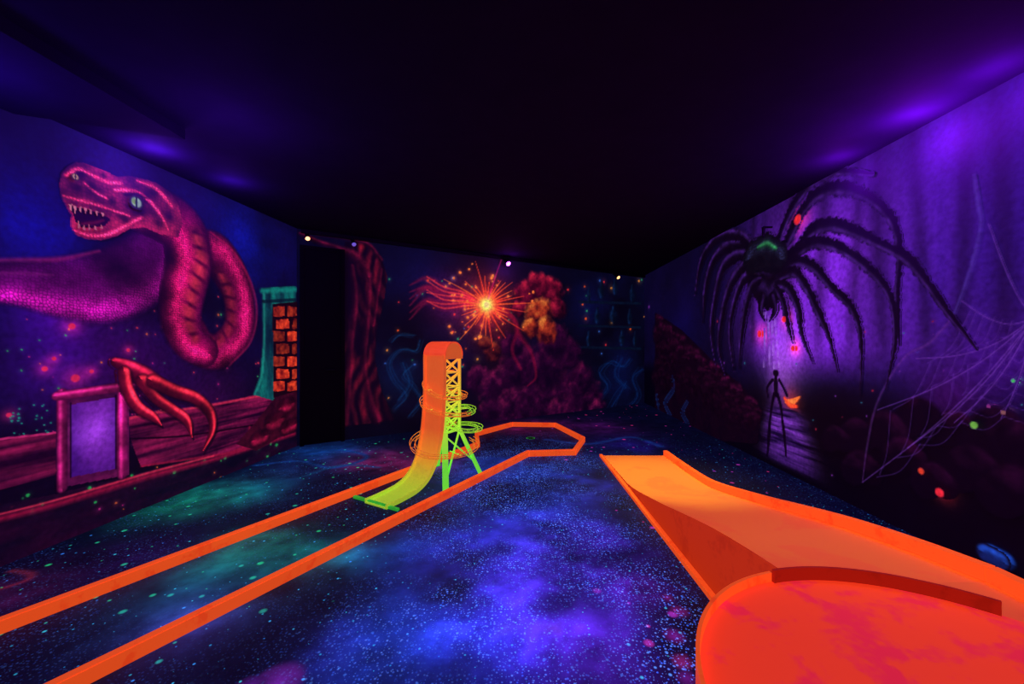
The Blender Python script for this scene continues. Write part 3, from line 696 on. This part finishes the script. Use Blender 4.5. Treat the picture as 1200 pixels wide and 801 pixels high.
bm_obj('trim_1',bm,M_CEIL,kind='structure')
bd=Vector((B.d[0],B.d[1],0));bn=Vector((B.n[0],B.n[1],0))
def bpnt(s,off,z): return Vector((LB[0],LB[1],0))+bd*s+bn*off+Vector((0,0,z))
bm=bmesh.new();beam(bm,bpnt(.05,.04,CE-.035),bpnt(B.L-.05,.04,CE-.035),.06,.05)
bm_obj('trim_2',bm,M_BLACK,kind='structure')
# doorway: black panel put in place of its dark opening
sA_=B.s_of(351);sB_=B.s_of(403)
dr=empty('door_1',tuple(bpnt((sA_+sB_)/2,.03,0)),kind='structure')
bm=bmesh.new();beam(bm,bpnt(sA_+.04,.03,1.38),bpnt(sB_-.04,.03,1.38),.04,2.74);bm_obj('doorway_dark_panel',bm,M_OPENING,dr)
bm=bmesh.new()
beam(bm,bpnt(sA_,.035,1.4),bpnt(sA_+.05,.035,1.4),.06,2.8);beam(bm,bpnt(sB_-.05,.035,1.4),bpnt(sB_,.035,1.4),.06,2.8);beam(bm,bpnt(sA_+.05,.035,2.775),bpnt(sB_-.05,.035,2.775),.06,.05)
bm_obj('door_frame',bm,M_OPENING,dr)
bm=bmesh.new();cyl(bm,bpnt(sB_-.14,.05,1.05),bpnt(sB_-.14,.10,1.05),.012,.012);cyl(bm,bpnt(sB_-.14,.10,1.05),bpnt(sB_-.25,.10,1.05),.01,.01);bm_obj('door_handle',bm,M_BLACK,dr)

# spotlights
def emis(name,c,s):
    m,nt,b=new_mat(name);no=nd(nt,'ShaderNodeTexNoise');no.inputs['Scale'].default_value=5
    nt.links.new(mixc(nt,.1,c,no.outputs[0],'MULTIPLY'),b.inputs['Emission Color']);b.inputs['Emission Strength'].default_value=s;return m
EW=emis('warm_lens',(1,.42,.15),3);EB=emis('blue_lens',(.2,.15,1),.5);EV=emis('violet_lens',(.5,.06,1),10)
def spot(x,lens,label,s=None,r=.035):
    s=B.s_of(x) if s is None else s
    e=empty('spotlight',tuple(bpnt(s,.04,CE-.06)),label=label,category='light',group='spotlights on the wall rail')
    o=.10
    bm=bmesh.new();cyl(bm,bpnt(s,.04,CE-.06),bpnt(s,.04,CE-.09),.03,.02);cyl(bm,bpnt(s,.04,CE-.08),bpnt(s,o,CE-.12),.008,.008);bm_obj('bracket',bm,M_BLACK,e)
    bm=bmesh.new();a_=bpnt(s,o-.02,CE-.09);b_=bpnt(s,o+.07,CE-.16);cyl(bm,a_,b_,r*.7,r);bm_obj('lamp_housing',bm,M_BLACK,e,smooth=False)
    d=(b_-a_).normalized();bm=bmesh.new();cyl(bm,b_+d*.001,b_+d*.012,r*.85,r*.7);bm_obj('lens',bm,lens,e,label='lit lens')
    return bpnt(s,o+.12,CE-.2)
spot(0,EW,'black spotlight with warm lit lens by the corner',s=.12,r=.035)
spot(412,EB,'small black spotlight with dim blue lens',r=.035)
pv=spot(590,EV,'black ultraviolet spotlight glowing violet above the starburst',r=.05)
spot(718,EW,'black spotlight with warm lens above the shelves',r=.045)

def rp(x,y,off):
    s,z=R.m(x,y);p=R.P0+s*R.d+R.n*off;return Vector((p[0],p[1],z))
bm=bmesh.new();cyl(bm,rp(905,266,.0),rp(905,266,.10),.012,.012);cyl(bm,rp(905,266,.1),rp(905,278,.1),.02,.012)
bm_obj('wall_hook',bm,M_BLACK,label='small black metal hook fixed to the painted wall',category='hook')

# ================================================================== GOLF LANE
U=Vector((.509,.861,0));Vv=Vector((.861,-.509,0))
lane=empty('golf_lane_border',(.3,6.0,0),label='long glowing orange timber border of a minigolf lane with octagonal end',category='minigolf lane')
A0=Vector((-2.56,1.99,0))-U*1.6;B0=Vector((-1.83,1.69,0))-U*1.3
pts=[A0,Vector((-.47,5.5,0)),Vector((-.55,6.15,0)),Vector((.0,6.85,0)),Vector((.74,6.8,0)),Vector((1.04,5.8,0)),Vector((.80,5.12,0)),Vector((.20,5.06,0)),B0]
W_=.05;HH=.07
def offs(pts,w):
    out=[]
    for i,p in enumerate(pts):
        d1=(pts[i]-pts[i-1]).normalized() if i>0 else None
        d2=(pts[i+1]-pts[i]).normalized() if i<len(pts)-1 else None
        if d1 is None:d1=d2
        if d2 is None:d2=d1
        n1_=Vector((-d1.y,d1.x,0));n2_=Vector((-d2.y,d2.x,0));n=(n1_+n2_).normalized();out.append(p+n*(w/max(n.dot(n1_),.4)))
    return out
o1=offs(pts,W_/2);o2=offs(pts,-W_/2)
for i in range(len(pts)-1):
    bm=bmesh.new();g=.0015
    d=(pts[i+1]-pts[i]).normalized()*g
    q4=[o1[i]+d,o2[i]+d,o2[i+1]-d,o1[i+1]-d]
    lo=[bm.verts.new(p) for p in q4];hi_=[bm.verts.new(p+Vector((0,0,HH))) for p in q4]
    bm.faces.new(lo);bm.faces.new(hi_)
    for k in range(4): bm.faces.new((lo[k],lo[(k+1)%4],hi_[(k+1)%4],hi_[k]))
    bmesh.ops.bevel(bm,geom=[e for e in bm.edges if all(v.co.z>.01 for v in e.verts)],offset=.005,segments=2,affect='EDGES')
    bm_obj('border_board',bm,M_BORD,lane)
cup=empty('golf_hole',(.28,6.0,0),label='dark round golf hole cup in the lane end',category='golf hole')
bm=bmesh.new()
for k in range(28):
    a0=k/28*2*math.pi;a1=(k+1)/28*2*math.pi
    pr=[(math.cos(a)*r,math.sin(a)*r) for a,r in((a0,.055),(a1,.055),(a1,.065),(a0,.065))]
    bm.faces.new([bm.verts.new((.28+x,6.0+y,.004)) for x,y in pr])
bm_obj('rim',bm,M_GREEN,cup)
bm=bmesh.new();bm.faces.new([bm.verts.new((.28+math.cos(k/28*6.283)*.055,6+math.sin(k/28*6.283)*.055,.003)) for k in range(28)]);bm_obj('cup',bm,M_OPENING,cup)

# ================================================================== TOWER
TP=Vector((-.81,4.19,0))
def T(a,v,h): return TP+U*a+Vv*v+Vector((0,0,h))
tw=empty('loop_tower_obstacle',tuple(T(.13,0,0)),label='orange and lime lattice ball tower with curved slide and spiral rails',category='minigolf obstacle')
prof=[(-.78,.012),(-.65,.014),(-.5,.022),(-.4,.035),(-.3,.07),(-.22,.125),(-.15,.21),(-.1,.31),(-.06,.44),(-.03,.6),(-.01,.8),(0,1.0),(0,1.2),(0,1.32)]
def catm(P,n=5):
    P=[Vector((*p,0)) for p in P];Q=[2*P[0]-P[1]]+P+[2*P[-1]-P[-2]];o=[]
    for i in range(1,len(Q)-2):
        for k in range(n):
            t=k/n;a,b,c,d=Q[i-1],Q[i],Q[i+1],Q[i+2];o.append(.5*((2*b)+(c-a)*t+(2*a-5*b+4*c-d)*t*t+(3*b-a-3*c+d)*t**3))
    o.append(P[-1]);return o
pr=catm(prof)
def ribbon(bm,pr,v0,v1,th,nrm_sign=1):
    rows=[]
    for i,p in enumerate(pr):
        t=(pr[min(i+1,len(pr)-1)]-pr[max(i-1,0)]).normalized();n=Vector((-t.y,t.x,0))*nrm_sign
        rows.append([bm.verts.new(T(*x)) for x in((p.x,v0,p.y),(p.x,v1,p.y),(p.x-n.x*th,v1,p.y-n.y*th),(p.x-n.x*th,v0,p.y-n.y*th))])
    for i in range(len(rows)-1):
        for k in range(4): bm.faces.new((rows[i][k],rows[i][(k+1)%4],rows[i+1][(k+1)%4],rows[i+1][k]))
    bm.faces.new(rows[0]);bm.faces.new(rows[-1])
bm=bmesh.new();ribbon(bm,pr,-.125,.125,.012);bm_obj('slide',bm,M_SLIDE,tw,label='curved slide fading from orange to lime green')
for v0,v1 in((-.14,-.126),(.126,.14)):
    bm=bmesh.new();pp=[]
    for i,p in enumerate(pr):
        t=(pr[min(i+1,len(pr)-1)]-pr[max(i-1,0)]).normalized();n=Vector((-t.y,t.x,0));pp.append(p+n*.028)
    ribbon(bm,pp,v0,v1,.042);bm_obj('slide_rail',bm,M_SLIDE,tw)
capp=[Vector((.135-.15*math.cos(k/16*math.pi),1.31+.145*math.sin(k/16*math.pi),0)) for k in range(17)]
bm=bmesh.new();ribbon(bm,capp,-.15,.15,.012)
bm_obj('cap',bm,M_CAP,tw,label='rounded red orange cap')
for v in(-.146,.146):
    bm=bmesh.new()
    f=[T(p.x,v,p.y) for p in capp]+[T(.285,v,1.27),T(-.015,v,1.27)]
    lo=[bm.verts.new(p) for p in f];bm.faces.new(lo)
    bm_obj('cap_side',bm,M_SLIDE,tw)
for a_ in(.015,.26):
    for v in(-.12,.12):
        bm=bmesh.new();beam(bm,T(a_,v,.46),T(a_,v,1.30),.024,.024);bm_obj('post',bm,M_LATT,tw)
def face_l(name,f0,f1):
    bm=bmesh.new();n=5;hs=[.50+(.78/n)*i for i in range(n+1)]
    for i in range(n):
        a=f0(hs[i]);b=f1(hs[i]);c=f0(hs[i+1]);d=f1(hs[i+1])
        beam(bm,a,d,.015,.013);beam(bm,b,c,.015,.013);beam(bm,c,d,.014,.014)
        if i==0: beam(bm,a,b,.02,.02)
    bm_obj(name,bm,M_LATT,tw)
face_l('lattice_brace',lambda h:T(.015,.12,h),lambda h:T(.26,.12,h))
face_l('lattice_brace',lambda h:T(.015,-.12,h),lambda h:T(.26,-.12,h))
face_l('lattice_brace',lambda h:T(.26,-.12,h),lambda h:T(.26,.12,h))
feet={(0,1):(-.22,.33),(1,1):(.37,.33),(0,-1):(-.02,-.2),(1,-1):(.37,-.3)}
for (i,sg),(fa,fv) in feet.items():
    top=T((.015,.26)[i],.12*sg,.50);ft=T(fa,fv,.0)
    bm=bmesh.new();beam(bm,top,ft+Vector((0,0,.006)),.06,.03);bm_obj('leg',bm,M_LATT,tw,label='splayed lime green leg')
    bm=bmesh.new();beam(bm,ft+U*-.05+Vector((0,0,.004)),ft+U*.05+Vector((0,0,.004)),.05,.008);bm_obj('foot_plate',bm,M_GREEN,tw)
for sg in(1,-1):
    a0=T(.015,.12*sg,.5);a1=T(*feet[(0,sg)],0);b0=T(.26,.12*sg,.5);b1=T(*feet[(1,sg)],0)
    bm=bmesh.new();beam(bm,a0.lerp(a1,.85),b0.lerp(b1,.0),.018,.014);beam(bm,b0.lerp(b1,.7),a0.lerp(a1,.05),.018,.014)
    bm_obj('leg_brace',bm,M_LATT,tw)
# wire track: knots (t, centre a, centre v, radius, height)
KN=np.array([(0,.16,0.02,.17,1.06),(.16,.13,.0,.215,.90),(.30,.12,.0,.245,.80),(.42,.2,.06,.20,.72),(.55,.27,.13,.17,.64),(.70,.27,.16,.18,.53),(.80,.18,.06,.30,.42),(.90,.10,.0,.36,.36),(1,.10,.0,.38,.32)])
def hel(t,dr=0,dz=0):
    ca,cv,r,h=[np.interp(t,KN[:,0],KN[:,i]) for i in(1,2,3,4)]
    ang=-math.pi*.1-t*2*math.pi*3.9;r=r+dr
    return T(ca+math.cos(ang)*r,cv+math.sin(ang)*r*.92,h+dz+.05*math.cos(ang+.9))
SEG=((0,.44,M_WIRE,'orange wire rail'),(.44,.78,M_GWIRE,'lime green wire rail'),(.78,1,M_WIRE,'orange wire rail'))
for t0,t1,mt,lb in SEG:
    for dr_,dz_ in((0,0),(.045,0),(-.008,.03),(.053,.03)):
        n=int((t1-t0)*330);bm=bmesh.new();tube(bm,[hel(t0+(t1-t0)*k/n,dr_,dz_) for k in range(n+1)],.0036,6);bm_obj('wire_rail',bm,mt,tw,smooth=True,label=lb)
for k in range(0,56):
    t=(k+.5)/56;pp=[hel(t,-.008,.03),hel(t,0,0),hel(t,.045,0),hel(t,.053,.03)]
    bm=bmesh.new();tube(bm,pp,.0026,5);bm_obj('rail_tie',bm,M_GWIRE if .44<t<.78 else M_WIRE,tw)
for t in(.1,.22,.36,.5,.64,.82,.94):
    p=hel(t);c=T(.135,0,p.z);d=(c-p);bm=bmesh.new();beam(bm,p,p+d.normalized()*max(d.length-.13,.03),.008,.008)
    bm_obj('rail_strut',bm,M_LATT,tw)
bm=bmesh.new();beam(bm,T(-.75,-.32,.012),T(-.75,.25,.012),.03,.02);bm_obj('floor_bar',bm,M_GREEN,tw,label='green bar across the lane')

# ================================================================== RAMP
XA,XB=1.16,1.95
rp_=empty('golf_ramp',(1.55,3.2,0),label='orange wooden minigolf ramp rising to a round raised platform',category='minigolf ramp')
kn=[(5.05,.012),(4.5,.014),(4.0,.03),(3.7,.07),(3.4,.13),(3.0,.215),(2.7,.285),(2.29,.375),(1.9,.44),(1.62,.475)]
prr=catm(kn,6)
def strip_rows(bm,rows,cap=True):
    k_=len(rows[0])
    for i in range(len(rows)-1):
        for k in range(k_): bm.faces.new((rows[i][k],rows[i][(k+1)%k_],rows[i+1][(k+1)%k_],rows[i+1][k]))
    bm.faces.new(rows[0]);bm.faces.new(rows[-1])
bm=bmesh.new();rows=[];NX=10
for p in prr:
    top=[]
    for j in range(NX+1):
        u=j/NX; dish=-.022*math.sin(math.pi*u)*min(1,max(0,(4.6-p.x)/1.2)) if p.y>.02 else 0
        top.append(bm.verts.new((XA+(XB-XA)*u,p.x,p.y+dish)))
    b0=max(p.y-.05,.0005)
    rows.append(top+[bm.verts.new((XB,p.x,b0)),bm.verts.new((XA,p.x,b0))])
strip_rows(bm,rows);bm_obj('deck',bm,M_DECK,rp_,smooth=False,label='smooth dished orange rolling surface')
def wallstrip(name,x0,x1,hb,ht,mat,pl,par,**kw):
    bm=bmesh.new();rows=[[bm.verts.new(v) for v in((x0,p.x,hb(p)),(x1,p.x,hb(p)),(x1,p.x,ht(p)),(x0,p.x,ht(p)))] for p in pl]
    strip_rows(bm,rows);return bm_obj(name,bm,mat,par,**kw)
wallstrip('side_panel',XA-.014,XA-.001,lambda p:0.0,lambda p:p.y+.004,M_SIDE,prr,rp_,label='dark red orange side panel')
wallstrip('side_panel',XB+.001,XB+.014,lambda p:0.0,lambda p:p.y-.001,M_SIDE,prr,rp_)
wallstrip('border_board',XB-.03,XB+.016,lambda p:p.y+.0005,lambda p:p.y+.065,M_BORD,prr,rp_,label='raised orange border')
wallstrip('kerb_board',XA-.05,XA-.016,lambda p:0,lambda p:.03,M_BORD,prr,rp_)
# disc platform
DC=(1.2,.9);DR=.70;DZ=.50
pf=empty('round_platform',(DC[0],DC[1],0),label='round coral red raised minigolf platform with curved rim',category='minigolf platform')
def ring(bm,r0,r1,z0,z1,a0,a1,n=90):
    rows=[]
    for k in range(n+1):
        a=a0+(a1-a0)*k/n;c,s=math.cos(a),math.sin(a)
        rows.append([bm.verts.new((DC[0]+c*r,DC[1]+s*r,z)) for r,z in((r0,z0),(r1,z0),(r1,z1),(r0,z1))])
    strip_rows(bm,rows)
bm=bmesh.new()
lo=[bm.verts.new((DC[0]+math.cos(k/96*2*math.pi)*DR,DC[1]+math.sin(k/96*2*math.pi)*DR,DZ-.02)) for k in range(96)]
hi_=[bm.verts.new((v.co.x,v.co.y,DZ)) for v in lo];bm.faces.new(lo);bm.faces.new(hi_)
for k in range(96): bm.faces.new((lo[k],lo[(k+1)%96],hi_[(k+1)%96],hi_[k]))
bm_obj('platform_top',bm,M_DISC,pf,label='scuffed coral red disc surface')
bm=bmesh.new();ring(bm,DR-.02,DR-.001,0,DZ-.021,math.radians(95),math.radians(360));bm_obj('skirt',bm,M_SIDE,pf)
bm=bmesh.new();ring(bm,DR+.001,DR+.013,.0,DZ+.035,math.radians(104),math.radians(285));bm_obj('rim',bm,M_BORD,pf,label='curved orange rim board')
bm=bmesh.new();ring(bm,DR-.012,DR+.0005,DZ+.0005,DZ+.05,math.radians(44),math.radians(104));bm_obj('rim',bm,M_RIM,pf,label='curved dark red rim board')
bm=bmesh.new()
arc=[(DC[0]+math.cos(a)*(DR+.002),DC[1]+math.sin(a)*(DR+.002)) for a in np.radians(np.linspace(0,88,30))]
out=arc+[(arc[-1][0],1.612),(XB,1.612),(XB,.9)]
lo=[bm.verts.new((x,y,.455)) for x,y in out];hi_=[bm.verts.new((x,y,.478)) for x,y in out]
bm.faces.new(lo);bm.faces.new(hi_);n=len(out)
for k in range(n): bm.faces.new((lo[k],lo[(k+1)%n],hi_[(k+1)%n],hi_[k]))
bm_obj('landing',bm,M_DECK,pf,label='orange landing between ramp and disc')
bm=bmesh.new();box(bm,(XB-.03,.9,.4785),(XB+.016,1.612,.54));bm_obj('border_board',bm,M_BORD,pf)
bm=bmesh.new();box(bm,(XB+.001,.9,0),(XB+.014,1.612,.478));bm_obj('side_panel',bm,M_SIDE,pf)

# ================================================================== LIGHTS
def light(kind,loc,energy,color,size=.2,rot=None,**kw):
    l=bpy.data.lights.new('lamp_'+kind.lower(),kind);l.energy=energy;l.color=color
    if kind=='SPOT':
        l.spot_size=kw.get('angle',1.2);l.spot_blend=.9;l.shadow_soft_size=size
    else: l.shadow_soft_size=size
    o=bpy.data.objects.new('lamp',l);o.location=loc
    if rot is not None: o.rotation_euler=(Vector(rot)-Vector(loc)).to_track_quat('-Z','Y').to_euler()
    COL.objects.link(o);o["label"]="ultraviolet lamp or added warm lane spot";o["category"]="light";return o
VI=(.36,.01,1.0)
light('POINT',(2.80,2.3,2.87),11,VI,.05)
light('POINT',(2.80,2.75,2.86),26,VI,.05)
light('POINT',(2.80,3.4,2.88),9,VI,.05)
light('POINT',(2.5,2.9,2.6),5,VI,.1)
light('POINT',(-2.92,3.25,2.89),14,(.2,.03,1.0),.05)
light('POINT',(-2.75,3.9,2.88),6,(.16,.03,1.0),.05)
light('POINT',(-2.95,2.1,2.62),14,(.12,.02,1.0),.1)
light('POINT',(-2.0,2.8,2.6),12,(.2,.02,1.0),.15)
light('POINT',tuple(pv),2,(.5,.05,1.0),.04)
light('SPOT',(1.5,4.3,2.3),165,(1,.66,.16),.12,(1.5,4.1,0),angle=1.15)  # added warm spot, stands in for the UV-excited glow of the ramp paint
light('SPOT',(1.5,2.4,2.9),60,(1,.50,.14),.2,(1.7,2.2,0),angle=.9)  # another added warm spot, brightens the nearer ramp deck
light('SPOT',(-1.0,3.3,2.95),55,(1,.55,.25),.2,(-.9,3.6,0),angle=1.6)  # warm spot added over lane and tower to imitate their fluorescence
w=bpy.data.worlds.new('World');scene.world=w;w.use_nodes=True
w.node_tree.nodes['Background'].inputs[0].default_value=(.02,.006,.05,1);w.node_tree.nodes['Background'].inputs[1].default_value=.1
cam=bpy.data.cameras.new('Camera');cam.lens=14.0;cam.sensor_width=36;cam.clip_start=.02
co=bpy.data.objects.new('Camera',cam);co.location=(0,0,H);co.rotation_euler=(math.radians(90),0,0);COL.objects.link(co);scene.camera=co
